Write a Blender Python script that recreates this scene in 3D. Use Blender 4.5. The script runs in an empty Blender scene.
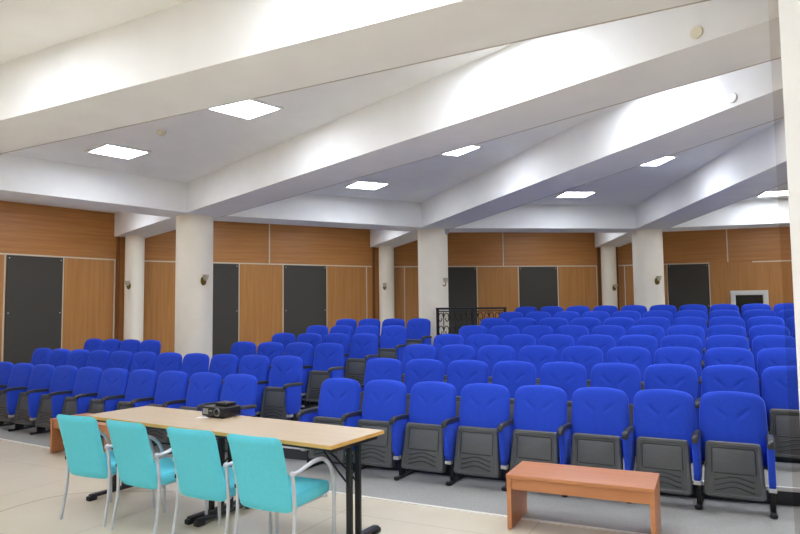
import bpy, bmesh, math, random
from mathutils import Vector, Matrix
random.seed(7)
scene = bpy.context.scene
COL = scene.collection
PI = math.pi

# ------------------------------------------------------------------ survey
CAM_H = 1.712
FPX = 648.9
CAM_R = ((0.999936585513106, -0.011236131337584061, 0.0007578291069294638),
         (0.011261658509773243, 0.9976699963269304, -0.06728858355346744),
         (0.0, 0.06729285089507858, 0.9977332670701187))
PX, PY = 4.2542, 1.6047            # centre of the fan of beams
TH0, DTH = -0.29904, 0.38494       # angle of the middle beam, step between beams
RI, RO, RW = 12.298, 15.80, 16.05  # inner columns, outer columns, back wall
HB, HC = 3.367, 3.865              # underside of beams, ceiling
WB = 0.327                         # half width of a beam
STRIP_H = 2.865
S = 1.07
ANG = -0.37778
KAP = 0.010472 / S
PITCH = 0.51838 * S
ROW_R = [S * v for v in (6.0215, 6.9966, 7.9937, 9.0261, 10.0443, 11.0367, 12.1908, 13.2524)]
ROW_H = [0.90423, 1.04862, 1.16158, 1.25720, 1.35600, 1.46002, 1.55847, 1.66090]
TIER = [S * (h - ROW_H[0]) for h in ROW_H]
S_RIGHT = [S * v for v in (-3.0954, -3.0203, -2.9309, -2.8548, -2.7647, -2.6682, -2.6020, -2.5140)]
S_LEFT = [S * v for v in (-4.4113, -4.3988, -4.3162, -4.2477, -4.1715, -4.0784)]
N_RIGHT = [8, 9, 9, 9, 10, 10, 10, 10]
LEFT_IDX = [list(range(10)), list(range(11)), [0, 1, 2, 3, 7, 8, 9, 10], list(range(4)), list(range(4)), list(range(4))]
U = Vector((math.cos(ANG), math.sin(ANG)))
N = Vector((-math.sin(ANG), math.cos(ANG)))

def rowpt(s, r, z=0.0):
    q = U * s + N * r
    return Vector((q.x, q.y, z))

def pol(R, i, h=0.0, off=0.0):
    t = TH0 + i * DTH
    return Vector((PX + R * math.sin(t) + off * math.cos(t), PY + R * math.cos(t) - off * math.sin(t), h))

# ------------------------------------------------------------------ materials
def new_mat(name):
    m = bpy.data.materials.new(name)
    m.use_nodes = True
    nt = m.node_tree
    return m, nt, nt.nodes['Principled BSDF']

def lin(c):
    def f(v):
        v /= 255.0
        return v / 12.92 if v <= 0.04045 else ((v + 0.055) / 1.055) ** 2.4
    return (f(c[0]), f(c[1]), f(c[2]), 1.0)

def plain(name, rgb, rough=0.6, metal=0.0, noise=0.0, nscale=40, bump=0.0, bscale=300, spec=0.5, sheen=0.0):
    m, nt, b = new_mat(name)
    c = lin(rgb)
    b.inputs['Base Color'].default_value = c
    b.inputs['Roughness'].default_value = rough
    b.inputs['Metallic'].default_value = metal
    b.inputs['Specular IOR Level'].default_value = spec
    if sheen:
        b.inputs['Sheen Weight'].default_value = sheen
        b.inputs['Sheen Roughness'].default_value = 0.4
        b.inputs['Sheen Tint'].default_value = (min(1, c[0] * 2 + .1), min(1, c[1] * 2 + .1), min(1, c[2] * 1.3 + .1), 1)
    tc = nt.nodes.new('ShaderNodeTexCoord')
    if noise:
        n = nt.nodes.new('ShaderNodeTexNoise')
        n.inputs['Scale'].default_value = nscale
        n.inputs['Detail'].default_value = 4
        r = nt.nodes.new('ShaderNodeValToRGB')
        r.color_ramp.elements[0].position = 0.3
        r.color_ramp.elements[1].position = 0.7
        r.color_ramp.elements[0].color = tuple(v * (1 - noise) for v in c[:3]) + (1,)
        r.color_ramp.elements[1].color = tuple(min(1, v * (1 + noise)) for v in c[:3]) + (1,)
        nt.links.new(tc.outputs['Object'], n.inputs['Vector'])
        nt.links.new(n.outputs['Fac'], r.inputs['Fac'])
        nt.links.new(r.outputs['Color'], b.inputs['Base Color'])
    if bump:
        n2 = nt.nodes.new('ShaderNodeTexNoise')
        n2.inputs['Scale'].default_value = bscale
        n2.inputs['Detail'].default_value = 2
        bp = nt.nodes.new('ShaderNodeBump')
        bp.inputs['Strength'].default_value = bump
        bp.inputs['Distance'].default_value = 0.002
        nt.links.new(tc.outputs['Object'], n2.inputs['Vector'])
        nt.links.new(n2.outputs['Fac'], bp.inputs['Height'])
        nt.links.new(bp.outputs['Normal'], b.inputs['Normal'])
    return m

def wood(name, dark, light, scale, rough=0.45, spec=0.4):
    m, nt, b = new_mat(name)
    b.inputs['Roughness'].default_value = rough
    b.inputs['Specular IOR Level'].default_value = spec
    tc = nt.nodes.new('ShaderNodeTexCoord')
    mp = nt.nodes.new('ShaderNodeMapping')
    mp.inputs['Scale'].default_value = scale
    n = nt.nodes.new('ShaderNodeTexNoise')
    n.inputs['Scale'].default_value = 1.0
    n.inputs['Detail'].default_value = 6
    n.inputs['Roughness'].default_value = 0.6
    n.inputs['Distortion'].default_value = 0.4
    r = nt.nodes.new('ShaderNodeValToRGB')
    r.color_ramp.elements[0].position = 0.25
    r.color_ramp.elements[1].position = 0.75
    r.color_ramp.elements[0].color = lin(dark)
    r.color_ramp.elements[1].color = lin(light)
    nt.links.new(tc.outputs['Object'], mp.inputs['Vector'])
    nt.links.new(mp.outputs['Vector'], n.inputs['Vector'])
    nt.links.new(n.outputs['Fac'], r.inputs['Fac'])
    nt.links.new(r.outputs['Color'], b.inputs['Base Color'])
    return m

M = {}
M['ceiling'] = plain('ceiling_paint', (243, 243, 242), 0.9, noise=0.02, nscale=3, bump=0.05, bscale=120, spec=0.2)
M['column'] = plain('cream_paint', (248, 240, 222), 0.7, noise=0.02, nscale=4, spec=0.3)
M['white'] = plain('white_paint', (232, 232, 230), 0.6)
M['wood_v'] = wood('wall_wood_upright', (170, 115, 58), (192, 138, 78), (16, 16, 0.7))
M['wood_h'] = wood('wall_wood_lying', (164, 107, 52), (192, 135, 75), (0.7, 16, 20))
M['wood_shaded'] = wood('shaded_wood_edge', (118, 74, 40), (138, 90, 52), (20, 20, 1.0))  # wall wood darkened to carry the shade on the side returns
M['alu'] = plain('pale_metal_strip', (214, 204, 180), 0.5, 0.0)
M['felt'] = plain('charcoal_felt', (77, 75, 70), 0.95, noise=0.06, nscale=60, bump=0.2, spec=0.1)
M['carpet'] = plain('grey_carpet', (154, 153, 149), 0.95, noise=0.10, nscale=90, bump=0.25, bscale=400, spec=0.1)
M['riser'] = plain('dark_riser', (70, 72, 76), 0.9, noise=0.08, nscale=60, spec=0.1)
M['nosing'] = plain('step_nosing', (222, 222, 220), 0.5, 0.0)
M['blue'] = plain('blue_fabric', (42, 74, 198), 0.85, noise=0.05, nscale=35, bump=0.12, bscale=700, spec=0.15, sheen=0.55)
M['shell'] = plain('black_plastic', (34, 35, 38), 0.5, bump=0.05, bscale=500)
M['pan'] = plain('grey_plastic', (84, 87, 90), 0.5, noise=0.04, nscale=30, bump=0.06, bscale=600)
M['arm'] = plain('armrest_plastic', (42, 43, 46), 0.42, bump=0.04, bscale=500)
M['black_metal'] = plain('black_steel', (26, 26, 28), 0.4, 0.2)
M['silver'] = plain('silver_bracket', (190, 192, 195), 0.35, 0.5)
M['tube'] = plain('grey_tube', (196, 199, 206), 0.35, 0.25)
M['teal'] = plain('teal_fabric', (98, 204, 222), 0.85, noise=0.03, nscale=40, bump=0.10, bscale=800, spec=0.15, sheen=0.2)
M['top'] = wood('table_laminate', (184, 164, 136), (195, 175, 148), (2.0, 22, 22), 0.4)
M['edge'] = wood('table_edge', (204, 158, 84), (216, 172, 98), (4, 20, 20), 0.45)
M['bench'] = wood('bench_laminate', (184, 122, 80), (198, 137, 94), (2.0, 26, 26), 0.35)
M['brass'] = plain('aged_brass', (136, 112, 58), 0.35, 0.8)
M['glass_shade'] = plain('sconce_glass', (196, 190, 160), 0.3)
M['beige'] = plain('beige_plastic', (230, 222, 198), 0.5)
M['greyplastic'] = plain('pale_grey_plastic', (176, 176, 174), 0.5)
M['darkglass'] = plain('dark_glass', (22, 26, 26), 0.15)
M['lens'] = plain('projector_lens', (20, 22, 26), 0.08)
M['lens_ring'] = plain('lens_ring', (150, 152, 155), 0.3, 0.6)
M['gloss_black'] = plain('projector_black', (20, 20, 22), 0.35)
M['paper'] = plain('white_paper', (240, 240, 238), 0.7)
M['edge_strip'] = plain('beige_strip', (186, 178, 166), 0.7)
M['shadowgap'] = plain('void', (14, 14, 14), 0.9)

def emission(name, col, strength):
    m = bpy.data.materials.new(name)
    m.use_nodes = True
    nt = m.node_tree
    nt.nodes.clear()
    o = nt.nodes.new('ShaderNodeOutputMaterial')
    e = nt.nodes.new('ShaderNodeEmission')
    e.inputs['Color'].default_value = col
    e.inputs['Strength'].default_value = strength
    nt.links.new(e.outputs[0], o.inputs['Surface'])
    return m
M['lamp'] = emission('lit_diffuser', (0.93, 0.985, 1.09, 1), 26.5)

def glass_mat():
    m, nt, b = new_mat('smoked_pane')
    b.inputs['Base Color'].default_value = (0.84, 0.80, 0.76, 1)
    b.inputs['Roughness'].default_value = 0.02
    b.inputs['Transmission Weight'].default_value = 1.0
    b.inputs['IOR'].default_value = 1.02
    return m
M['pane'] = glass_mat()

def floor_mat():
    m, nt, b = new_mat('cream_tiles')
    b.inputs['Roughness'].default_value = 0.32
    b.inputs['Specular IOR Level'].default_value = 0.4
    tc = nt.nodes.new('ShaderNodeTexCoord')
    mp = nt.nodes.new('ShaderNodeMapping')
    mp.inputs['Rotation'].default_value = (0, 0, -math.radians(-27))
    mp.inputs['Location'].default_value = (-0.15, -0.02, 0)
    br = nt.nodes.new('ShaderNodeTexBrick')
    br.offset = 0.0
    br.inputs['Scale'].default_value = 1.0
    br.inputs['Brick Width'].default_value = 1.6
    br.inputs['Row Height'].default_value = 1.6
    br.inputs['Mortar Size'].default_value = 0.004
    br.inputs['Mortar Smooth'].default_value = 0.1
    br.inputs['Bias'].default_value = 0.0
    br.inputs['Color1'].default_value = lin((213, 203, 182))
    br.inputs['Color2'].default_value = lin((215, 205, 184))
    br.inputs['Mortar'].default_value = lin((178, 164, 142))
    nz = nt.nodes.new('ShaderNodeTexNoise')
    nz.inputs['Scale'].default_value = 2.2
    nz.inputs['Detail'].default_value = 6
    mx = nt.nodes.new('ShaderNodeMix')
    mx.data_type = 'RGBA'
    mx.blend_type = 'MULTIPLY'
    mx.inputs['Factor'].default_value = 1.0
    rp = nt.nodes.new('ShaderNodeValToRGB')
    rp.color_ramp.elements[0].position = 0.3
    rp.color_ramp.elements[1].position = 0.7
    rp.color_ramp.elements[0].color = (0.93, 0.92, 0.90, 1)
    rp.color_ramp.elements[1].color = (1, 1, 1, 1)
    nt.links.new(tc.outputs['Object'], mp.inputs['Vector'])
    nt.links.new(mp.outputs['Vector'], br.inputs['Vector'])
    nt.links.new(tc.outputs['Object'], nz.inputs['Vector'])
    nt.links.new(nz.outputs['Fac'], rp.inputs['Fac'])
    nt.links.new(br.outputs['Color'], mx.inputs['A'])
    nt.links.new(rp.outputs['Color'], mx.inputs['B'])
    nt.links.new(mx.outputs['Result'], b.inputs['Base Color'])
    return m
M['floor'] = floor_mat()

# ------------------------------------------------------------------ mesh helpers
def merge(dst, src, mtx=None, mi=None):
    if mtx is not None:
        bmesh.ops.transform(src, matrix=mtx, verts=src.verts)
    if mi is not None:
        for f in src.faces:
            f.material_index = mi
    me = bpy.data.meshes.new('tmp')
    src.to_mesh(me)
    src.free()
    dst.from_mesh(me)
    bpy.data.meshes.remove(me)

def box(dst, c, size, bevel=0.0, rot=None, seg=2, mi=None):
    b = bmesh.new()
    bmesh.ops.create_cube(b, size=1.0)
    bmesh.ops.scale(b, vec=Vector(size), verts=b.verts)
    if bevel > 0:
        bmesh.ops.bevel(b, geom=list(b.edges), offset=bevel, segments=seg, profile=0.5, affect='EDGES')
    mt = Matrix.Translation(Vector(c))
    if rot is not None:
        mt = mt @ rot
    merge(dst, b, mt, mi)

def tube(dst, pts, rad, seg=10, caps=True, mi=None):
    pts = [Vector(p) for p in pts]
    rads = rad if isinstance(rad, (list, tuple)) else [rad] * len(pts)
    b = bmesh.new()
    rings = []
    t0 = (pts[1] - pts[0]).normalized()
    ref = Vector((0, 0, 1)) if abs(t0.z) < 0.9 else Vector((1, 0, 0))
    nv = t0.cross(ref).normalized()
    for i, p in enumerate(pts):
        if i == 0:
            t = pts[1] - pts[0]
        elif i == len(pts) - 1:
            t = pts[-1] - pts[-2]
        else:
            t = (pts[i + 1] - pts[i]).normalized() + (pts[i] - pts[i - 1]).normalized()
        t.normalize()
        nv = (nv - t * nv.dot(t)).normalized()
        bv = t.cross(nv)
        rings.append([b.verts.new(p + (nv * math.cos(2 * PI * k / seg) + bv * math.sin(2 * PI * k / seg)) * rads[i]) for k in range(seg)])
    for i in range(len(rings) - 1):
        for k in range(seg):
            b.faces.new((rings[i][k], rings[i][(k + 1) % seg], rings[i + 1][(k + 1) % seg], rings[i + 1][k]))
    if caps:
        b.faces.new(list(reversed(rings[0])))
        b.faces.new(rings[-1])
    merge(dst, b, None, mi)

def smooth_path(pts, n=6):
    pts = [Vector(p) for p in pts]
    out = []
    for i in range(len(pts) - 1):
        p0 = pts[max(i - 1, 0)]; p1 = pts[i]; p2 = pts[i + 1]; p3 = pts[min(i + 2, len(pts) - 1)]
        for k in range(n):
            t = k / n
            out.append(0.5 * ((2 * p1) + (p2 - p0) * t + (2 * p0 - 5 * p1 + 4 * p2 - p3) * t * t + (3 * p1 - p0 - 3 * p2 + p3) * t ** 3))
    out.append(pts[-1])
    return out

def lathe(dst, prof, seg=32, mtx=None, mi=None):
    b = bmesh.new()
    rings = []
    for (r, z) in prof:
        rings.append([b.verts.new((max(r, 1e-5) * math.cos(2 * PI * k / seg), max(r, 1e-5) * math.sin(2 * PI * k / seg), z)) for k in range(seg)])
    for i in range(len(rings) - 1):
        for k in range(seg):
            b.faces.new((rings[i][k], rings[i][(k + 1) % seg], rings[i + 1][(k + 1) % seg], rings[i + 1][k]))
    b.faces.new(list(reversed(rings[0])))
    b.faces.new(rings[-1])
    merge(dst, b, mtx, mi)

def prism(dst, poly, z0, z1, mi=None):
    b = bmesh.new()
    lo = [b.verts.new((p[0], p[1], z0)) for p in poly]
    hi = [b.verts.new((p[0], p[1], z1)) for p in poly]
    n = len(poly)
    b.faces.new(list(reversed(lo)))
    b.faces.new(hi)
    for i in range(n):
        b.faces.new((lo[i], lo[(i + 1) % n], hi[(i + 1) % n], hi[i]))
    bmesh.ops.recalc_face_normals(b, faces=b.faces)
    merge(dst, b, None, mi)

def mesh(name, bm, mats, smooth=True, angle=40):
    me = bpy.data.meshes.new(name)
    bmesh.ops.recalc_face_normals(bm, faces=bm.faces)
    if smooth:
        for f in bm.faces:
            f.smooth = True
        lim = math.radians(angle)
        for e in bm.edges:
            if len(e.link_faces) == 2 and e.calc_face_angle(0) > lim:
                e.smooth = False
    bm.to_mesh(me)
    bm.free()
    for m in (mats if isinstance(mats, (list, tuple)) else [mats]):
        me.materials.append(m)
    return me

def link(name, data, parent=None, loc=(0, 0, 0), rotz=0.0):
    o = bpy.data.objects.new(name, data)
    COL.objects.link(o)
    o.location = loc
    o.rotation_euler = (0, 0, rotz)
    if parent is not None:
        o.parent = parent
    return o

def struct(name, bm, mats, loc=(0, 0, 0), rotz=0.0, smooth=False, parent=None):
    o = link(name, mesh(name, bm, mats, smooth), parent, loc, rotz)
    if parent is None:
        o['kind'] = 'structure'
    return o

def thing(name, label, cat, loc=(0, 0, 0), rotz=0.0, group=None, data=None):
    o = link(name, data, None, loc, rotz)
    o['label'] = label
    o['category'] = cat
    if group:
        o['group'] = group
    return o

def dup(root, loc, rotz, label=None, group=None):
    r = root.copy()
    COL.objects.link(r)
    r.location = loc
    r.rotation_euler = (0, 0, rotz)
    if label:
        r['label'] = label
    if group:
        r['group'] = group
    for ch in list(root.children):
        c = ch.copy(); COL.objects.link(c); c.parent = r
        for g in ch.children:
            d = g.copy(); COL.objects.link(d); d.parent = c
    return r

# ------------------------------------------------------------------ room shell
bm = bmesh.new()
box(bm, (2, 6, -0.1), (40, 34, 0.2))
struct('floor', bm, M['floor'])

# curved joint between two fields of floor tiles
bm = bmesh.new()
jp = smooth_path([(-3.95, 4.6, 0.0), (-3.62, 5.45, 0.0), (-3.44, 6.0, 0.0), (-3.20, 6.30, 0.0), (-2.8, 6.40, 0.0), (-2.2, 6.37, 0.0)], 8)
for a, b_ in zip(jp[:-1], jp[1:]):
    d = (b_ - a).normalized(); w = Vector((-d.y, d.x, 0)) * 0.006
    vs = [bm.verts.new(v + Vector((0, 0, 0.0015))) for v in (a - w, b_ - w, b_ + w, a + w)]
    bm.faces.new(vs)
struct('trim_90', bm, plain('floor_joint', (150, 136, 116), 0.8))

def strip(s0, s1, n, rlo, rhi):
    ss = [s0 + (s1 - s0) * k / n for k in range(n + 1)]
    return [rowpt(s, rlo(s)) for s in ss] + [rowpt(s, rhi(s)) for s in reversed(ss)]

carpet_line = lambda s: 5.3534 - 0.06493 * s + 0.007365 * s * s
bm = bmesh.new()
prism(bm, strip(-11.5, 6.0, 40, carpet_line, lambda s: ROW_R[0] + 0.2 + KAP * s * s), -0.02, 0.006)
struct('floor', bm, M['carpet'])
bm = bmesh.new()
prism(bm, strip(-11.5, 6.0, 40, lambda s: carpet_line(s) - 0.035, carpet_line), -0.02, 0.008)
struct('trim_91', bm, plain('carpet_edge', (226, 222, 214), 0.5))
for k in range(1, 8):
    e0 = ROW_R[k - 1] + 0.065
    e1 = ROW_R[k] + 0.12 if k < 7 else ROW_R[k] + 3.2
    bm = bmesh.new()
    prism(bm, strip(-10.8, 5.6, 40, lambda s: e0 + KAP * s * s, lambda s: e1 + KAP * s * s), -0.02, TIER[k])
    for f in bm.faces:
        f.material_index = 0 if f.normal.z > 0.5 else 1
    t = struct('floor', bm, [M['carpet'], M['riser']])
    bm = bmesh.new()
    prism(bm, strip(-10.8, 5.6, 40, lambda s: e0 - 0.006 + KAP * s * s, lambda s: e0 + 0.03 + KAP * s * s), TIER[k] - 0.03, TIER[k] + 0.003)
    struct('trim_%d' % (91 + k), bm, M['nosing'])

IMIN, IMAX = -6, 4
outer = [pol(RW + 0.2, i) for i in range(IMIN, IMAX + 1)]
bm = bmesh.new()
prism(bm, [(p.x, p.y) for p in outer], HC, HC + 0.12)
struct('ceiling', bm, M['ceiling'])

# radial beams, with a thin beige strip along the far lower edge of each
for i in range(IMIN, IMAX + 1):
    bm = bmesh.new()
    L = RW - 0.9
    box(bm, ((0.9 + RW) / 2, 0, (HB + HC) / 2), (L, 2 * WB, HC - HB))
    struct('ceiling_beam', bm, M['ceiling'], (PX, PY, 0), PI / 2 - (TH0 + i * DTH))
    bm = bmesh.new()
    box(bm, ((1.5 + RI) / 2, -WB - 0.01, HB + 0.012), (RI - 2.0, 0.02, 0.024))
    struct('trim_%d' % (60 + i - IMIN), bm, M['edge_strip'], (PX, PY, 0), PI / 2 - (TH0 + i * DTH))
# ring beams between the inner columns
for i in range(IMIN, IMAX):
    a, b_ = pol(RI, i), pol(RI, i + 1)
    d = b_ - a
    bm = bmesh.new()
    box(bm, (d.length / 2, 0, (HB + HC) / 2 + 0.001), (d.length, 0.70, HC - HB))
    struct('ceiling_beam', bm, M['ceiling'], a, math.atan2(d.y, d.x))
bm = bmesh.new()
lathe(bm, [(1.35, HB - 0.002), (1.35, HC)], 48, Matrix.Translation((PX, PY, 0)))
struct('ceiling_beam', bm, M['ceiling'])
# columns
for i in range(-2, 3):
    for R_, r_ in ((RI, 0.308), (RO, 0.195)):
        bm = bmesh.new()
        lathe(bm, [(r_, 0.0), (r_, HB + 0.001)], 48)
        p = pol(R_, i) + Vector(({-1: -0.02, 0: 0.05}.get(i, 0.0) if R_ == RI else {-1: 0.05, 0: 0.05, 1: -0.02}.get(i, 0.0), 0, 0))
        struct('column', bm, M['column'], p, 0, True)

# back walls: clad in wood, one straight run per bay
trim_n = [0]
def wall_strip(a, rz, x, z, w, h):
    trim_n[0] += 1
    bm = bmesh.new()
    box(bm, (x, -0.006, z), (w, 0.012, h))
    struct('trim_%d' % trim_n[0], bm, M['alu'], a, rz)

panel_bm = bmesh.new()
def felt_panel(a, rz, x0, x1, label):
    bm = bmesh.new()
    box(bm, ((x0 + x1) / 2, -0.018, (0.35 + STRIP_H - 0.02) / 2), (x1 - x0, 0.034, STRIP_H - 0.02 - 0.35), 0.006)
    o = thing('acoustic_panel', label, 'wall panel', a, rz, 'charcoal panels on the wooden back wall')
    link('felt_face', mesh('felt_face', bm, M['felt'], False), o)
    for (x, z) in ((x0 + 0.04, STRIP_H - 0.07), (x1 - 0.04, STRIP_H - 0.07), (x0 + 0.04, 1.75), (x1 - 0.04, 1.75)):
        s = bmesh.new()
        lathe(s, [(0.012, 0), (0.012, 0.004), (0.006, 0.007)], 12, Matrix.Translation((x, -0.034, z)) @ Matrix.Rotation(PI / 2, 4, 'X'))
        link('screw', mesh('screw', s, M['silver']), o)

panel_labels = {
    (-2, 1): 'tall charcoal wall panel at the far left edge of the hall, before the first pillar',
    (-1, 0): 'tall charcoal wall panel directly right of the leftmost large round pillar',
    (-1, 1): 'tall charcoal wall panel between wooden sections, left of the middle slim pillar',
    (0, 0): 'tall charcoal wall panel right of the middle round pillar, behind the black railing',
    (0, 1): 'tall charcoal wall panel right of the railing, near the right-hand slim pillar',
    (1, 0): 'tall charcoal wall panel right of the rightmost round pillar, beside the white window',
}
for i in range(-3, 3):
    a, b_ = pol(RW, i), pol(RW, i + 1)
    d = b_ - a
    L = d.length
    rz = math.atan2(d.y, d.x)
    bm = bmesh.new()
    box(bm, (L / 2, 0.075, STRIP_H / 2), (L, 0.15, STRIP_H), mi=0)
    box(bm, (L / 2, 0.075, (STRIP_H + HC) / 2), (L, 0.15, HC - STRIP_H), mi=1)
    struct('wall_back', bm, [M['wood_v'], M['wood_h']], a, rz)
    # upright strips beside the slim pillars: shade of the cladding's side returns, painted dark
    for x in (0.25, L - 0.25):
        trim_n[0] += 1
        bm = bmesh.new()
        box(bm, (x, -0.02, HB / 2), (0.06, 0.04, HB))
        struct('trim_%d' % trim_n[0], bm, M['wood_shaded'], a, rz)
    if i == 1:
        wall_strip(a, rz, 1.4, STRIP_H, 2.25, 0.03)
        wall_strip(a, rz, 4.7, STRIP_H, 2.3, 0.03)
        xs = (0.44, 1.505, 2.527)
    else:
        wall_strip(a, rz, L / 2, STRIP_H, L - 0.6, 0.03)
        xs = {-2: (0.59, 1.505, 2.56, 3.715, 4.773, 5.829), -1: (1.30, 2.398, 3.464, 4.590, 5.694)}.get(i, (0.59, 1.505, 2.527, 3.655, 4.74, 5.835))
    for x in xs:
        wall_strip(a, rz, x, STRIP_H / 2, 0.024, STRIP_H - 0.03)
    wall_strip(a, rz, {0: 3.255, -1: 3.124, 1: 2.98}.get(i, 3.07), (STRIP_H + HC) / 2, 0.028, HC - STRIP_H - 0.03)
    for q, (x0, x1) in enumerate({-2: ((1.525, 2.545), (3.742, 4.756)), -1: ((1.32, 2.383), (3.488, 4.576))}.get(i, ((1.525, 2.51), (3.675, 4.722)))):
        if (i, q) in panel_labels:
            felt_panel(a, rz, x0, x1, panel_labels[(i, q)])
    if i == 1:
        w = link('window_1', None, None, a, rz)
        w['kind'] = 'structure'
        x0, x1, z0, z1, f = 3.00, 3.87, 1.25, 2.13, 0.09
        bm = bmesh.new()
        box(bm, ((x0 + x1) / 2, -0.03, z1 - f / 2), (x1 - x0, 0.06, f), 0.006)
        box(bm, ((x0 + x1) / 2, -0.03, z0 + f / 2), (x1 - x0, 0.06, f), 0.006)
        box(bm, (x0 + f / 2, -0.0295, (z0 + z1) / 2), (f, 0.06, z1 - z0), 0.006)
        box(bm, (x1 - f / 2, -0.0295, (z0 + z1) / 2), (f, 0.06, z1 - z0), 0.006)
        for xx in (x0 + f + 0.012, x1 - f - 0.012):
            box(bm, (xx, -0.022, (z0 + z1) / 2), (0.03, 0.03, z1 - z0 - 2 * f))
        box(bm, ((x0 + x1) / 2, -0.022, z1 - f - 0.012), (x1 - x0 - 2 * f, 0.03, 0.03))
        link('window_frame', mesh('window_frame', bm, M['white'], False), w)
        bm = bmesh.new()
        box(bm, ((x0 + x1) / 2, -0.006, (z0 + z1) / 2), (x1 - x0 - 2 * f, 0.008, z1 - z0 - 2 * f))
        link('pane', mesh('pane', bm, M['darkglass'], False), w)
# plain closing walls of the stage side, behind and beside the camera
def plain_wall(name, a, b_):
    d = b_ - a
    bm = bmesh.new()
    box(bm, (d.length / 2, 0.075, HC / 2), (d.length, 0.15, HC))
    struct(name, bm, M['column'], a, math.atan2(d.y, d.x))
for i in range(IMIN, -3):
    plain_wall('wall_left', pol(RW, i), pol(RW, i + 1))
plain_wall('wall_right', pol(RW, 3), pol(RW, 4))
plain_wall('wall_front', pol(RW, IMAX), pol(RW, IMIN))

# white partition edge close to the camera on the right, with a narrow smoked pane on its edge
E0 = Vector((0.9690, 1.60))
bm = bmesh.new()
box(bm, (0.25, 0.02, HC / 2 - 0.3), (0.5, 0.04, HC - 0.6))
struct('wall_right', bm, M['white'], (E0.x, E0.y, 0.0), math.radians(-30))
bm = bmesh.new()
box(bm, (-0.0115, 0.02, HC / 2 - 0.3), (0.023, 0.006, HC - 0.6))
struct('window_2', bm, M['pane'], (E0.x, E0.y, 0.0), math.radians(-30))

# ------------------------------------------------------------------ ceiling lights
fb = bmesh.new()
for sx, sy, lx, ly in ((0, 1, .60, .03), (0, -1, .60, .03), (1, 0, .03, .54), (-1, 0, .03, .54)):
    box(fb, (sx * .285, sy * .285, -0.012), (lx, ly, 0.024), 0.003)
frame_me = mesh('light_frame', fb, M['white'], False)
db = bmesh.new()
box(db, (0, 0, -0.010), (0.54, 0.54, 0.016), 0.003)
diff_me = mesh('diffuser', db, M['lamp'], False)
bay_names = {-2: 'leftmost', -1: 'second', 0: 'third', 1: 'rightmost'}
for b_ in range(IMIN, IMAX):
    for R_, q in ((4.90, 0.5425), (7.76, 0.57 if b_ == 0 else 0.5425), (10.50, 0.5425), (13.95, 0.30), (13.95, 0.72)):  # outermost lamps are unseen, added to brighten the back walls
        if R_ > 13 and b_ >= 0 and q < 0.5 or b_ == -3 and R_ > 10:
            continue
        t = TH0 + (b_ + q) * DTH
        p = Vector((PX + R_ * math.sin(t), PY + R_ * math.cos(t), HC))
        if (b_, R_) == (1, 10.50):
            t = TH0 + 1.475 * DTH
            p = Vector((PX + 10.95 * math.sin(t), PY + 10.95 * math.cos(t), HC))
        lab = 'lit square ceiling light out of view, those behind the ring beam added'
        grp = 'ceiling lights out of view'
        if b_ in bay_names and 5 < R_ < 12 and not (b_ == 1 and R_ < 9):
            near = 'nearer' if R_ < 9 else 'farther'
            txt = {-2: 'bay at the far left', -1: 'bay left of the middle pillar', 0: 'bay right of the middle pillar', 1: 'bay at the far right'}[b_]
            lab = '%s lit square light in the ceiling %s' % (near, txt)
            if b_ == 1:
                lab = 'lit square light in the ceiling bay at the far right edge'
            grp = 'square ceiling lights'
        o = thing('ceiling_light', lab, 'ceiling light', p, PI / 2 - t, grp)
        link('light_frame', frame_me, o)
        link('diffuser', diff_me, o)

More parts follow.
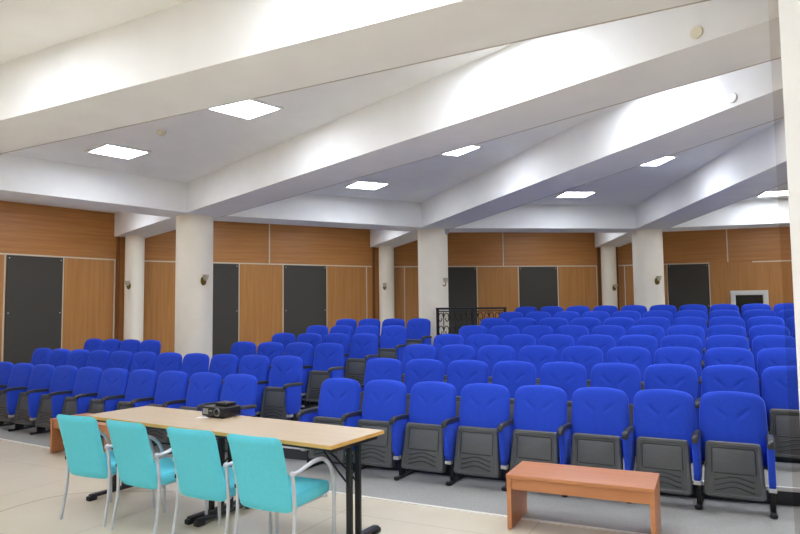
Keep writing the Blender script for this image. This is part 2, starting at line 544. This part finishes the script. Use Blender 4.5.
# ------------------------------------------------------------------ auditorium seats
def pad_mesh(name, mat, z0, z1, hw, front, back, y0, y1, corner, crease=False, nx=26, nz=34, expo=2.6):
    """a padded slab with rounded upper corners; y0/y1 = plane at foot and at head"""
    bm = bmesh.new()
    zc = z1 - corner
    rows = []
    nlow = int(nz * 0.72)
    for j in range(nlow):
        rows.append((z0 + (zc - z0) * j / nlow, 1.0))
    nup = nz - nlow
    for j in range(nup + 1):
        t = math.sin(PI / 2 * j / nup)
        rows.append((zc + corner * t, max(0.0, 1 - t ** expo) ** (1 / expo)))
    F, B = [], []
    for (z, k) in rows:
        bt = (z - z0) / (z1 - z0)
        fr, br = [], []
        w = (hw - corner * 1.15) + corner * 1.15 * k if k < 1 else hw
        if k == 0:
            w = hw - corner * 1.15
        w *= 0.97 + 0.03 * math.sin(PI * min(1, bt * 1.2))
        for i in range(nx + 1):
            a = -math.cos(PI * i / nx)
            a = 0.55 * a + 0.45 * (2 * i / nx - 1)
            x = a * w
            lean = y0 + (y1 - y0) * bt
            e = max(0.0, 1 - abs(a) ** 6) ** 0.5 * max(0.0, 1 - abs(2 * bt - 1) ** 14) ** 0.5
            arch = 0.012 * (1 - a * a) * bt ** 6
            yf = front * e * (0.75 + 0.25 * math.sin(PI * min(1, 0.15 + bt * 0.9)))
            if crease:
                ax = abs(x)
                zv = z1 - 0.205 + max(0, ax - 0.045) * 0.85
                g = 0.0
                if 0.02 < ax < 0.145:
                    fade = min(1, (0.145 - ax) / 0.03) * max(0, min(1, (ax - 0.034) / 0.02))
                    g = 0.013 * math.exp(-((z - zv) / 0.010) ** 2) * fade
                # two faint upright seams below the chevron
                if z < z1 - 0.21:
                    g += 0.003 * math.exp(-((ax - 0.045) / 0.010) ** 2)
                yf -= g
            fr.append(bm.verts.new((x, lean - yf, z + arch)))
            if i in (0, nx):
                br.append(fr[-1])
            else:
                br.append(bm.verts.new((x, lean + back * e, z + arch)))
        F.append(fr); B.append(br)
    for j in range(len(rows) - 1):
        for i in range(nx):
            for G, fl in ((F, False), (B, True)):
                q = [G[j][i], G[j][i + 1], G[j + 1][i + 1], G[j + 1][i]]
                q2 = []
                for v in q:
                    if v not in q2:
                        q2.append(v)
                if len(q2) >= 3:
                    try:
                        bm.faces.new(q2 if not fl else list(reversed(q2)))
                    except ValueError:
                        pass
    for G0, G1 in ((F[0], B[0]), (F[-1], B[-1])):
        for i in range(nx):
            q = []
            for v in (G0[i], G0[i + 1], G1[i + 1], G1[i]):
                if v not in q:
                    q.append(v)
            if len(q) >= 3:
                try:
                    bm.faces.new(q)
                except ValueError:
                    pass
    bmesh.ops.remove_doubles(bm, verts=bm.verts, dist=0.0004)
    return mesh(name, bm, mat, True, 60)

TOPZ = ROW_H[0] * S
back_me = pad_mesh('backrest', M['blue'], 0.36, TOPZ - 0.012, 0.266, 0.066, 0.045, -0.120, -0.010, 0.115, True, 40, 46, 2.4)
shell_me = pad_mesh('back_shell', M['shell'], 0.34, TOPZ - 0.03, 0.232, 0.005, 0.050, -0.085, 0.014, 0.125, False, 16, 20)

# folded seat: blue cushion behind, grey moulded underside towards the stage
PAN_T, PAN_B = (-0.255, 0.570), (-0.335, 0.123)
def pan_frame():
    dy = PAN_T[0] - PAN_B[0]; dz = PAN_T[1] - PAN_B[1]
    return math.atan2(dy, dz), math.hypot(dy, dz)
pa, pl = pan_frame()
pan_mtx = Matrix.Translation((0, PAN_B[0], PAN_B[1])) @ Matrix.Rotation(-pa, 4, 'X')
bm = bmesh.new()
def pan_outline(hb_, ht_, h, r, n=5):
    pts = []
    for (cx, cz, a0) in ((hb_ - r, r, -PI / 2), (ht_ - r, h - r, 0), (-ht_ + r, h - r, PI / 2), (-hb_ + r, r, PI)):
        for k in range(n + 1):
            a = a0 + PI / 2 * k / n
            pts.append((cx + r * math.cos(a), cz + r * math.sin(a)))
    return pts
def loops(bm, defs):
    prev = None
    for (pts, y) in defs:
        ring = [bm.verts.new((x, y, z)) for x, z in pts]
        if prev:
            n = len(ring)
            for k in range(n):
                bm.faces.new((prev[k], prev[(k + 1) % n], ring[(k + 1) % n], ring[k]))
        else:
            bm.faces.new(list(reversed(ring)))
        prev = ring
    bm.faces.new(prev)
def off(pts, dx, dz0, dz1):
    xs = max(abs(p[0]) for p in pts)
    zs = max(p[1] for p in pts)
    return [(p[0] * (1 - dx / xs), dz0 + p[1] * (1 - (dz0 + dz1) / zs)) for p in pts]
o0 = pan_outline(0.232, 0.212, pl, 0.035)
loops(bm, [(o0, 0.085), (o0, 0.012), (off(o0, 0.010, 0.010, 0.010), 0.0), (off(o0, 0.026, 0.026, 0.030), 0.0),
           (off(o0, 0.031, 0.031, 0.035), 0.010), (off(o0, 0.050, 0.05, 0.06), 0.010), (off(o0, 0.056, 0.056, 0.066), 0.006)])
for f in bm.faces:
    f.material_index = 0
for q in range(4):  # wavy black tubes paint the shade between the underside's ribs
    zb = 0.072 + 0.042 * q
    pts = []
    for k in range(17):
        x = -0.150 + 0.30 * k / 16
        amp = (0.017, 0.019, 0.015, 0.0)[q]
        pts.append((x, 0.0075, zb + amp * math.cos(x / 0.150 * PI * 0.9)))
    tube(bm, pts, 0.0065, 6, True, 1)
zt = pl - 0.052  # black outline paints the shade in the groove round the recessed border
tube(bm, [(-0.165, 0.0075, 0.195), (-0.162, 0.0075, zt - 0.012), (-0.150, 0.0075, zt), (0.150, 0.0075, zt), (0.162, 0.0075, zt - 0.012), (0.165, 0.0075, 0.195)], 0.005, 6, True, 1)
bmesh.ops.transform(bm, matrix=pan_mtx, verts=bm.verts)
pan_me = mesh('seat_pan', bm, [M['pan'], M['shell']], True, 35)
bm = bmesh.new()
box(bm, (0, 0.138, pl * 0.50), (0.415, 0.105, pl * 0.84), 0.035, None, 3)
bmesh.ops.transform(bm, matrix=pan_mtx, verts=bm.verts)
cush_me = mesh('seat_cushion', bm, M['blue'])

# the arm between two seats, drawn round x = 0
bm = bmesh.new()
prof = [(-0.440, .578, .016), (-0.434, .595, .025), (-0.405, .612, .028), (-0.34, .618, .028), (-0.20, .614, .030), (-0.12, .610, .030), (-0.08, .608, .028)]
b2 = bmesh.new()
rings = []
for (y, z, w) in prof:
    th = 0.019 if w > 0.02 else 0.010
    rings.append([b2.verts.new((x, y, zz)) for x, zz in ((-w, z - th), (-w, z + th * .3), (-w * .65, z + th), (w * .65, z + th), (w, z + th * .3), (w, z - th))])
for r0, r1 in zip(rings[:-1], rings[1:]):
    for k in range(6):
        b2.faces.new((r0[k], r0[(k + 1) % 6], r1[(k + 1) % 6], r1[k]))
b2.faces.new(rings[0]); b2.faces.new(list(reversed(rings[-1])))
merge(bm, b2)
arm_me = mesh('armrest', bm, M['arm'], True, 50)
bm = bmesh.new()
b2 = bmesh.new()
pp = [(-0.405, .604), (-0.10, .600), (-0.10, .30), (-0.18, .235), (-0.345, .235), (-0.380, .29)]
lo = [b2.verts.new((-0.026, y, z)) for y, z in pp]
hi = [b2.verts.new((0.026, y, z)) for y, z in pp]
b2.faces.new(lo); b2.faces.new(list(reversed(hi)))
for k in range(6):
    b2.faces.new((lo[k], hi[k], hi[(k + 1) % 6], lo[(k + 1) % 6]))
bmesh.ops.recalc_face_normals(b2, faces=b2.faces)
bmesh.ops.bevel(b2, geom=list(b2.edges), offset=0.012, segments=2, profile=0.5, affect='EDGES')
merge(bm, b2)
side_me = mesh('side_panel', bm, M['blue'], True, 50)
bm = bmesh.new()
box(bm, (0, -0.32, 0.222), (0.060, 0.07, 0.034), 0.005)
brk_me = mesh('bracket', bm, M['silver'], False)
bm = bmesh.new()
box(bm, (0, -0.20, 0.135), (0.036, 0.12, 0.25), 0.006)
box(bm, (0, -0.155, 0.018), (0.048, 0.37, 0.024), 0.009)
lathe(bm, [(0.026, 0.006), (0.030, 0.012), (0.030, 0.026), (0.022, 0.036)], 14, Matrix.Translation((0, -0.335, 0)))
leg_me = mesh('leg', bm, M['black_metal'], True, 50)

def add_arm(root, x):
    for nm, me in (('armrest', arm_me), ('side_panel', side_me), ('bracket', brk_me), ('leg', leg_me)):
        link(nm, me, root, (x, 0, 0))

def make_seat(label, both):
    o = thing('auditorium_seat', label, 'seat')
    link('backrest', back_me, o)
    link('back_shell', shell_me, o)
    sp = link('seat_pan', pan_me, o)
    link('seat_cushion', cush_me, sp)
    add_arm(o, -PITCH / 2)
    if both:
        add_arm(o, PITCH / 2)
    return o

ORD = ['first', 'second', 'third', 'fourth', 'fifth', 'sixth', 'seventh', 'eighth', 'ninth', 'tenth', 'eleventh']
ROWN = ['front', 'second', 'third', 'fourth', 'fifth', 'sixth', 'seventh', 'back']
proto, proto_end = None, None
def seat_at(s, k, label, group, both):
    global proto, proto_end
    r = ROW_R[k] + KAP * s * s
    loc = rowpt(s, r, TIER[k] + (0.006 if k == 0 else 0.0))
    rz = math.radians(-28.5)
    src = proto_end if both else proto
    if src is None:
        src = make_seat(label, both)
        src.location = loc
        src.rotation_euler = (0, 0, rz)
        src['group'] = group
        if both:
            proto_end = src
        else:
            proto = src
    else:
        dup(src, loc, rz, label, group)

for k in range(8):
    for i in range(N_RIGHT[k]):
        seat_at(S_RIGHT[k] + PITCH * i, k,
                'blue folding seat, %s from the aisle, %s row of the right-hand block' % (ORD[i], ROWN[k]),
                'blue seats right of the aisle', i == N_RIGHT[k] - 1)
LROWN = ['front', 'second', 'third', 'fourth', 'fifth', 'back']
for k in range(6):
    idx = LEFT_IDX[k]
    last = idx[-1]
    for n_, i in enumerate(idx):
        end = (i + 1) not in idx
        seat_at(S_LEFT[k] - PITCH * (last - i), k,
                'blue folding seat, %s from the aisle, %s row of the left-hand block' % (ORD[len(idx) - 1 - n_], LROWN[k]),
                'blue seats left of the aisle', end)

# ------------------------------------------------------------------ tables
TC = Vector((-1.54, 5.625))
TA = math.radians(-31.5)
te = Vector((math.cos(TA), math.sin(TA)))
TL, TW, THT = 1.435, 0.68, 0.78
def make_table(label, loc):
    o = thing('folding_table', label, 'table', loc, TA, 'folding tables set end to end')
    bm = bmesh.new()
    box(bm, (0, 0, THT - 0.013), (TL - 0.006, TW - 0.006, 0.026), 0.002)
    link('tabletop', mesh('tabletop', bm, M['top'], False), o)
    bm = bmesh.new()
    for sy in (-1, 1):
        box(bm, (0, sy * (TW / 2 - 0.0015), THT - 0.0145), (TL, 0.004, 0.027), 0.001)
    for sx in (-1, 1):
        box(bm, (sx * (TL / 2 - 0.0015), 0, THT - 0.0145), (0.004, TW, 0.027), 0.001)
    e = link('edge_band', mesh('edge_band', bm, M['edge'], False), o)
    e['label'] = 'yellow wooden edge of the tabletop'
    bm = bmesh.new()
    for sy in (-1, 1):
        box(bm, (0, sy * 0.24, THT - 0.046), (TL - 0.16, 0.03, 0.04), 0.004)
    for sx in (-0.35, 0.35):
        box(bm, (sx, 0, THT - 0.046), (0.03, 0.46, 0.036), 0.004)
    link('underframe', mesh('underframe', bm, M['black_metal'], False), o)
    for sx in (-1, 1):
        x = sx * (TL / 2 - 0.052)
        bm = bmesh.new()
        for y in (-0.055, 0.055):
            box(bm, (x, y, THT / 2 - 0.01), (0.045, 0.032, THT - 0.09), 0.006)
        box(bm, (x, 0, THT - 0.045), (0.05, TW - 0.10, 0.036), 0.006)
        link('leg', mesh('leg', bm, M['black_metal'], False), o)
        bm = bmesh.new()
        box(bm, (x, 0, 0.043), (0.06, TW - 0.08, 0.034), 0.014, None, 3)
        for y in (-1, 1):
            box(bm, (x, y * (TW / 2 - 0.06), 0.022), (0.062, 0.085, 0.044), 0.014, None, 3)
        link('foot_bar', mesh('foot_bar', bm, M['black_metal']), o)
        bm = bmesh.new()
        tube(bm, smooth_path([(x - sx * 0.01, 0.05, 0.44), (x - sx * 0.10, 0.05, 0.52), (x - sx * 0.22, 0.03, 0.62), (x - sx * 0.36, 0.0, THT - 0.06)]), 0.008, 8)
        tube(bm, smooth_path([(x - sx * 0.01, -0.05, 0.44), (x - sx * 0.10, -0.05, 0.52), (x - sx * 0.22, -0.03, 0.62), (x - sx * 0.36, 0.0, THT - 0.06)]), 0.008, 8)
        link('brace', mesh('brace', bm, M['black_metal']), o)
    return o
for sx, lab in ((-1, 'beige folding table with black legs, left half of the long table'), (1, 'beige folding table with black legs, right half, nearer the camera')):
    c = TC + te * (sx * (TL / 2 + 0.0008))
    make_table(lab, (c.x, c.y, 0))

# ------------------------------------------------------------------ projector on the table
o = thing('projector', 'black projector resting on the beige table', 'projector', (-1.625, 5.93, THT), TA)
bm = bmesh.new()
box(bm, (0, 0, 0.055), (0.27, 0.22, 0.085), 0.010, None, 3)
link('body', mesh('body', bm, M['gloss_black'], True, 50), o)
bm = bmesh.new()
for q in range(5):
    box(bm, (-0.112 + q * 0.014, -0.111, 0.055), (0.006, 0.006, 0.05), 0.001)
link('grille', mesh('grille', bm, M['greyplastic'], False), o)
bm = bmesh.new()
R90 = Matrix.Rotation(PI / 2, 4, 'X')
lathe(bm, [(0.036, 0), (0.036, 0.014), (0.028, 0.014), (0.026, 0.004)], 28, Matrix.Translation((0.065, -0.108, 0.055)) @ R90)
lr = link('lens_ring', mesh('lens_ring', bm, M['lens_ring']), o)
bm = bmesh.new()
lathe(bm, [(0.027, 0), (0.026, 0.008), (0.015, 0.012), (0.002, 0.0135)], 28, Matrix.Translation((0.065, -0.110, 0.055)) @ R90)
link('lens', mesh('lens', bm, M['lens']), lr)
bm = bmesh.new()
box(bm, (-0.02, -0.112, 0.062), (0.035, 0.003, 0.008), 0.001)
link('badge', mesh('badge', bm, M['silver'], False), o)
for (x, y) in ((-0.1, -0.07), (0.1, -0.07), (0, 0.08)):
    bm = bmesh.new()
    lathe(bm, [(0.013, 0), (0.013, 0.014)], 14, Matrix.Translation((x, y, 0)))
    link('foot', mesh('foot', bm, M['shell']), o)
bm = bmesh.new()
box(bm, (0.03, 0.02, 0.016), (0.14, 0.12, 0.030), 0.006)
thing('media_box', 'small flat black box lying on top of the projector', 'electronic box', (-1.625, 5.93, THT + 0.0975), TA, None, mesh('media_box', bm, M['gloss_black'], True, 50))
bm = bmesh.new()
box(bm, (0, 0, 0.002), (0.10, 0.08, 0.003), 0)
thing('paper_slip', 'small white slip of paper beside the projector', 'paper', (-1.775, 5.865, THT), TA + 0.3, None, mesh('paper_slip', bm, M['paper'], False))
bm = bmesh.new()
tube(bm, smooth_path([(-1.474, 5.975, THT + 0.030), (-1.43, 5.96, THT + 0.02), (-1.38, 5.93, THT + 0.005), (-1.33, 5.88, THT + 0.005), (-1.30, 5.86, THT + 0.005)]), 0.004, 8)
thing('cable', 'short black cable trailing from the projector onto the table', 'cable', data=mesh('cable', bm, M['shell']))

# ------------------------------------------------------------------ teal chairs
def teal_parts():
    P = {}
    # back: slightly curved padded panel, leaning
    bm = bmesh.new()
    nx, nz = 16, 18
    F, B = [], []
    for j in range(nz + 1):
        b = j / nz
        z = 0.362 + 0.525 * b
        yl = -0.183 - 0.138 * b ** 1.15
        w = 0.226 + 0.008 * b
        fr, br = [], []
        for i in range(nx + 1):
            a = 2 * i / nx - 1
            a = math.copysign(abs(a) ** 0.8, a)
            x = a * w
            e = max(0, 1 - abs(a) ** 8) ** 0.5 * max(0, 1 - abs(2 * b - 1) ** 16) ** 0.5
            cv = -0.022 * (1 - a * a) - 0.0 * b
            cor = max(0, abs(a) - 0.8) / 0.2
            zz = z - 0.022 * cor ** 2 * max(0, b - 0.85) / 0.15 + 0.018 * cor ** 2 * max(0, 0.12 - b) / 0.12
            fr.append(bm.verts.new((x, yl + cv + 0.030 * e, zz)))
            br.append(bm.verts.new((x, yl + cv - 0.022 * e, zz)))
        F.append(fr); B.append(br)
    for j in range(nz):
        for i in range(nx):
            bm.faces.new((F[j][i], F[j][i + 1], F[j + 1][i + 1], F[j + 1][i]))
            bm.faces.new((B[j][i + 1], B[j][i], B[j + 1][i], B[j + 1][i + 1]))
    bmesh.ops.remove_doubles(bm, verts=bm.verts, dist=0.0006)
    bmesh.ops.holes_fill(bm, edges=[e for e in bm.edges if e.is_boundary], sides=4)
    P['backrest'] = [(mesh('backrest', bm, M['teal'], True, 70), None)]
    bm = bmesh.new()
    box(bm, (0, 0.035, 0.430), (0.46, 0.48, 0.09), 0.03, Matrix.Rotation(math.radians(2), 4, 'X'), 4)
    P['seat'] = [(mesh('seat', bm, M['teal'], True, 60), None)]
    bm = bmesh.new()
    for sx in (-1, 1):
        box(bm, (sx * 0.20, 0.03, 0.388), (0.03, 0.42, 0.022), 0.006)
    for y in (-0.16, 0.20):
        box(bm, (0, y, 0.386), (0.48, 0.03, 0.02), 0.006)
    P['seat_frame'] = [(mesh('seat_frame', bm, M['tube'], False), None)]
    P['leg'], P['armrest'], P['stacking_bumper'] = [], [], []
    for sx in (-1, 1):
        bm = bmesh.new()
        tube(bm, smooth_path([(sx * .246, -.222, .645), (sx * .246, -.204, .56), (sx * .245, -.190, .42), (sx * .247, -.198, .25), (sx * .251, -.232, .06), (sx * .252, -.243, .0)]), [0.0125] * 30 + [0.011], 12)
        P['leg'].append((mesh('leg', bm, M['tube']), None))
        bm = bmesh.new()
        tube(bm, smooth_path([(sx * .262, .262, .44), (sx * .260, .266, .22), (sx * .258, .270, .0)]), [0.0135] * 12 + [0.011], 12)
        P['leg'].append((mesh('leg', bm, M['tube']), None))
        bm = bmesh.new()
        tube(bm, smooth_path([(sx * .248, -.219, .630), (sx * .256, -.16, .634), (sx * .262, -.08, .655), (sx * .266, .02, .674), (sx * .267, .12, .666), (sx * .266, .20, .61), (sx * .264, .245, .53), (sx * .262, .262, .435)], 7), 0.0145, 12)
        b2 = bmesh.new()
        bmesh.ops.create_uvsphere(b2, u_segments=12, v_segments=8, radius=0.020)
        merge(bm, b2, Matrix.Translation((sx * .248, -.219, .631)))
        P['armrest'].append((mesh('armrest', bm, M['tube']), None))
        bm = bmesh.new()
        box(bm, (sx * .252, -.196, .50), (0.016, 0.030, 0.030), 0.004)
        if sx > 0:
            bm.free()
            continue
        P['stacking_bumper'].append((mesh('stacking_bumper', bm, M['shell'], False), None))
    return P
TPARTS = teal_parts()
def teal_chair(label):
    o = thing('armchair', label, 'chair', group='teal chairs along the table')
    for nm, lst in TPARTS.items():
        for me, _ in lst:
            link(nm, me, o)
    return o
teal = None
for (x, y, a, lab) in ((-2.537, 5.681, -0.434, 'teal padded armchair at the table, leftmost and farthest from the camera'),
                       (-1.972, 5.351, -0.540, 'teal padded armchair at the table, second from the left'),
                       (-1.373, 5.003, -0.475, 'teal padded armchair at the table, third from the left'),
                       (-0.854, 4.716, -0.475, 'teal padded armchair at the table, rightmost and nearest the camera')):
    loc = (x, y, 0)
    if teal is None:
        teal = teal_chair(lab)
        teal.location = loc
        teal.rotation_euler = (0, 0, a)
    else:
        dup(teal, loc, a, lab)

# ------------------------------------------------------------------ wooden benches
def make_bench(label, loc, rz):
    o = thing('wooden_bench', label, 'bench', loc, rz)
    L, D, H = 1.09, 0.50, 0.42
    bm = bmesh.new()
    box(bm, (0, 0, H - 0.014), (L, D, 0.028), 0.003)
    link('bench_top', mesh('bench_top', bm, M['bench'], False), o)
    for sx in (-1, 1):
        bm = bmesh.new()
        box(bm, (sx * (L / 2 - 0.019), 0, (H - 0.028) / 2), (0.034, D - 0.02, H - 0.028), 0.002)
        link('side_panel', mesh('side_panel', bm, M['bench'], False), o)
    for y in (-1, 1):
        bm = bmesh.new()
        box(bm, (0, y * (D / 2 - 0.035), H - 0.028 - 0.045), (L - 0.074, 0.022, 0.09), 0.002)
        link('apron', mesh('apron', bm, M['bench'], False), o)
    return o
make_bench('low orange-brown wooden bench in front of the first row of seats', (1.410, 5.176, 0.004), math.radians(-25.5))
ba = math.radians(-30)
bx, by = -4.33 + 0.53 * math.cos(ba) - 0.25 * math.sin(ba), 8.22 + 0.53 * math.sin(ba) + 0.25 * math.cos(ba)
make_bench('low orange-brown wooden bench half hidden behind the table and leftmost teal chair', (bx - 0.032, by - 0.055, 0.004), ba)

# ------------------------------------------------------------------ railing near the middle pillar
ra, rb = Vector((0.737, 12.9)), Vector((2.205, 13.72))
rz0 = TIER[6]
RH = 1.765 - rz0
d = rb - ra
L = d.length
o = thing('iron_railing', 'black wrought iron railing with scrolls beside the middle pillar', 'railing', (ra.x, ra.y, rz0), math.atan2(d.y, d.x))
for x in (0, L * 0.5, L):
    bm = bmesh.new()
    box(bm, (x, 0, RH / 2), (0.045, 0.045, RH), 0.004)
    link('post', mesh('post', bm, M['black_metal'], False), o)
bm = bmesh.new()
box(bm, (L / 2, 0, RH - 0.02), (L + 0.06, 0.055, 0.04), 0.008)
link('top_rail', mesh('top_rail', bm, M['black_metal'], False), o)
bm = bmesh.new()
box(bm, (L / 2, 0, 0.10), (L, 0.03, 0.03), 0.004)
box(bm, (L / 2, 0, RH - 0.075), (L, 0.02, 0.02), 0.003)
link('cross_rail', mesh('cross_rail', bm, M['black_metal'], False), o)
for half in (0, 1):
    bm = bmesh.new()
    x0 = half * L * 0.5
    for q in range(1, 4):
        x = x0 + L * 0.5 * (q - 0.5) / 3
        tube(bm, [(x, 0, 0.10), (x, 0, RH - 0.075)], 0.008, 6)
        for zz in (RH - 0.21, RH - 0.47, 0.34):
            for sx in (-1, 1):
                pts = []
                for k in range(15):
                    a = k / 14 * 2.0 * PI
                    r = 0.072 - 0.046 * k / 14
                    pts.append((x + sx * (0.072 - r * math.cos(a)), 0, zz + r * 1.7 * math.sin(a)))
                tube(bm, pts, 0.009, 5)
    link('scrollwork', mesh('scrollwork', bm, M['black_metal']), o)

# ------------------------------------------------------------------ small fittings
def sconce(label, i, R_, rcol, px, z):
    c = pol(R_, i)
    # direction on the column surface given by the sight line through px
    a = Vector((px[0], px[1])) - Vector((c.x, c.y))
    a.normalize()
    p = Vector((c.x, c.y)) + a * rcol
    o = thing('wall_sconce', label, 'wall light', (p.x, p.y, z), math.atan2(a.y, a.x), 'small brass sconces on the pillars')
    Ry = Matrix.Rotation(PI / 2, 4, 'Y')
    bm = bmesh.new()
    lathe(bm, [(0.045, -0.004), (0.045, 0.008), (0.02, 0.018)], 16, Matrix.Scale(1.7, 4, (0, 0, 1)) @ Ry)
    link('backplate', mesh('backplate', bm, M['brass']), o)
    bm = bmesh.new()
    tube(bm, smooth_path([(0.005, 0, -0.02), (0.05, 0, -0.06), (0.09, 0, -0.04), (0.095, 0, 0.0)]), 0.010, 8)
    link('arm', mesh('arm', bm, M['brass']), o)
    bm = bmesh.new()
    lathe(bm, [(0.012, 0.0), (0.03, 0.01), (0.045, 0.05), (0.055, 0.10), (0.050, 0.10), (0.035, 0.04), (0.01, 0.02)], 18, Matrix.Translation((0.095, 0, 0)))
    link('lamp_shade', mesh('lamp_shade', bm, M['glass_shade']), o)
sconce('small brass sconce on the leftmost slim pillar', -1, RO, 0.195, (-5.67, 13.0), 2.30)
sconce('small brass sconce on the leftmost large round pillar', -1, RI, 0.308, (-3.29, 10.88), 2.25)
sconce('small brass sconce on the middle slim pillar', 0, RO, 0.195, (-0.38, 15.5), 2.32)
sconce('small brass sconce on the middle large round pillar', 0, RI, 0.318, (0.86, 13.12), 2.26)
sconce('small brass sconce on the right slim pillar', 1, RO, 0.195, (5.66, 17.10), 2.25)
sconce('small brass sconce on the rightmost large round pillar', 1, RI, 0.308, (5.37, 13.50), 2.27)

o = thing('security_camera', 'small grey security camera at the top of the middle round pillar', 'camera', (0.955, 13.22, HB))
bm = bmesh.new()
lathe(bm, [(0.06, 0), (0.06, -0.035)], 20)
link('mount', mesh('mount', bm, M['greyplastic']), o)
bm = bmesh.new()
lathe(bm, [(0.055, -0.035), (0.055, -0.06), (0.045, -0.09), (0.02, -0.108), (0.002, -0.112)], 20)
link('dome', mesh('dome', bm, M['greyplastic']), o)

o = thing('smoke_detector', 'small cream smoke detector on the ceiling between the two left lights', 'smoke detector', (-2.805, 7.555, HC))
bm = bmesh.new()
lathe(bm, [(0.055, 0), (0.055, -0.015)], 20)
link('base', mesh('base', bm, M['beige']), o)
bm = bmesh.new()
lathe(bm, [(0.04, -0.015), (0.045, -0.03), (0.035, -0.05), (0.01, -0.055)], 20)
link('sensor_cap', mesh('sensor_cap', bm, M['beige']), o)

def cover_disc(label, i, R_, z, mat, r):
    t = TH0 + i * DTH
    p = pol(R_, i, z, -WB)
    bm = bmesh.new()
    mt = Matrix.Rotation(PI / 2, 4, 'X')
    lathe(bm, [(r, -0.002), (r, 0.010), (r * 0.9, 0.014)], 24, Matrix.Rotation(-t, 4, 'Z') @ Matrix.Rotation(-PI / 2, 4, 'Y'))
    thing('cover_plate', label, 'cover plate', p, 0, None, mesh('cover_plate', bm, mat))
cover_disc('round cream cover plate high on the bright beam face, upper right', -1, 3.34, 3.411 + 0.03, M['beige'], 0.040)
cover_disc('faint white cover plate on the beam face below the cream one', 0, 3.94, 3.411 + 0.03, M['white'], 0.040)

# ------------------------------------------------------------------ camera, world, view
cam = bpy.data.cameras.new('camera')
cam.sensor_fit = 'HORIZONTAL'
cam.sensor_width = 36.0
cam.lens = FPX * 36.0 / 800.0
cam.clip_start = 0.05
cam.clip_end = 200
co = bpy.data.objects.new('camera', cam)
COL.objects.link(co)
rx, ry, rf = [Vector((r[0], r[2], r[1])) for r in CAM_R]
co.matrix_world = Matrix(((rx.x, ry.x, -rf.x, 0), (rx.y, ry.y, -rf.y, 0), (rx.z, ry.z, -rf.z, CAM_H), (0, 0, 0, 1)))
scene.camera = co

w = bpy.data.worlds.new('world')
scene.world = w
w.use_nodes = True
w.node_tree.nodes['Background'].inputs[0].default_value = (0.8, 0.85, 0.9, 1)
w.node_tree.nodes['Background'].inputs[1].default_value = 0.2
scene.view_settings.view_transform = 'Standard'
scene.view_settings.look = 'None'
scene.view_settings.gamma = 1.0
scene.view_settings.use_curve_mapping = False
scene.view_settings.exposure = 0.47
scene.cycles.use_denoising = True
scene.cycles.max_bounces = 10
scene.cycles.diffuse_bounces = 6
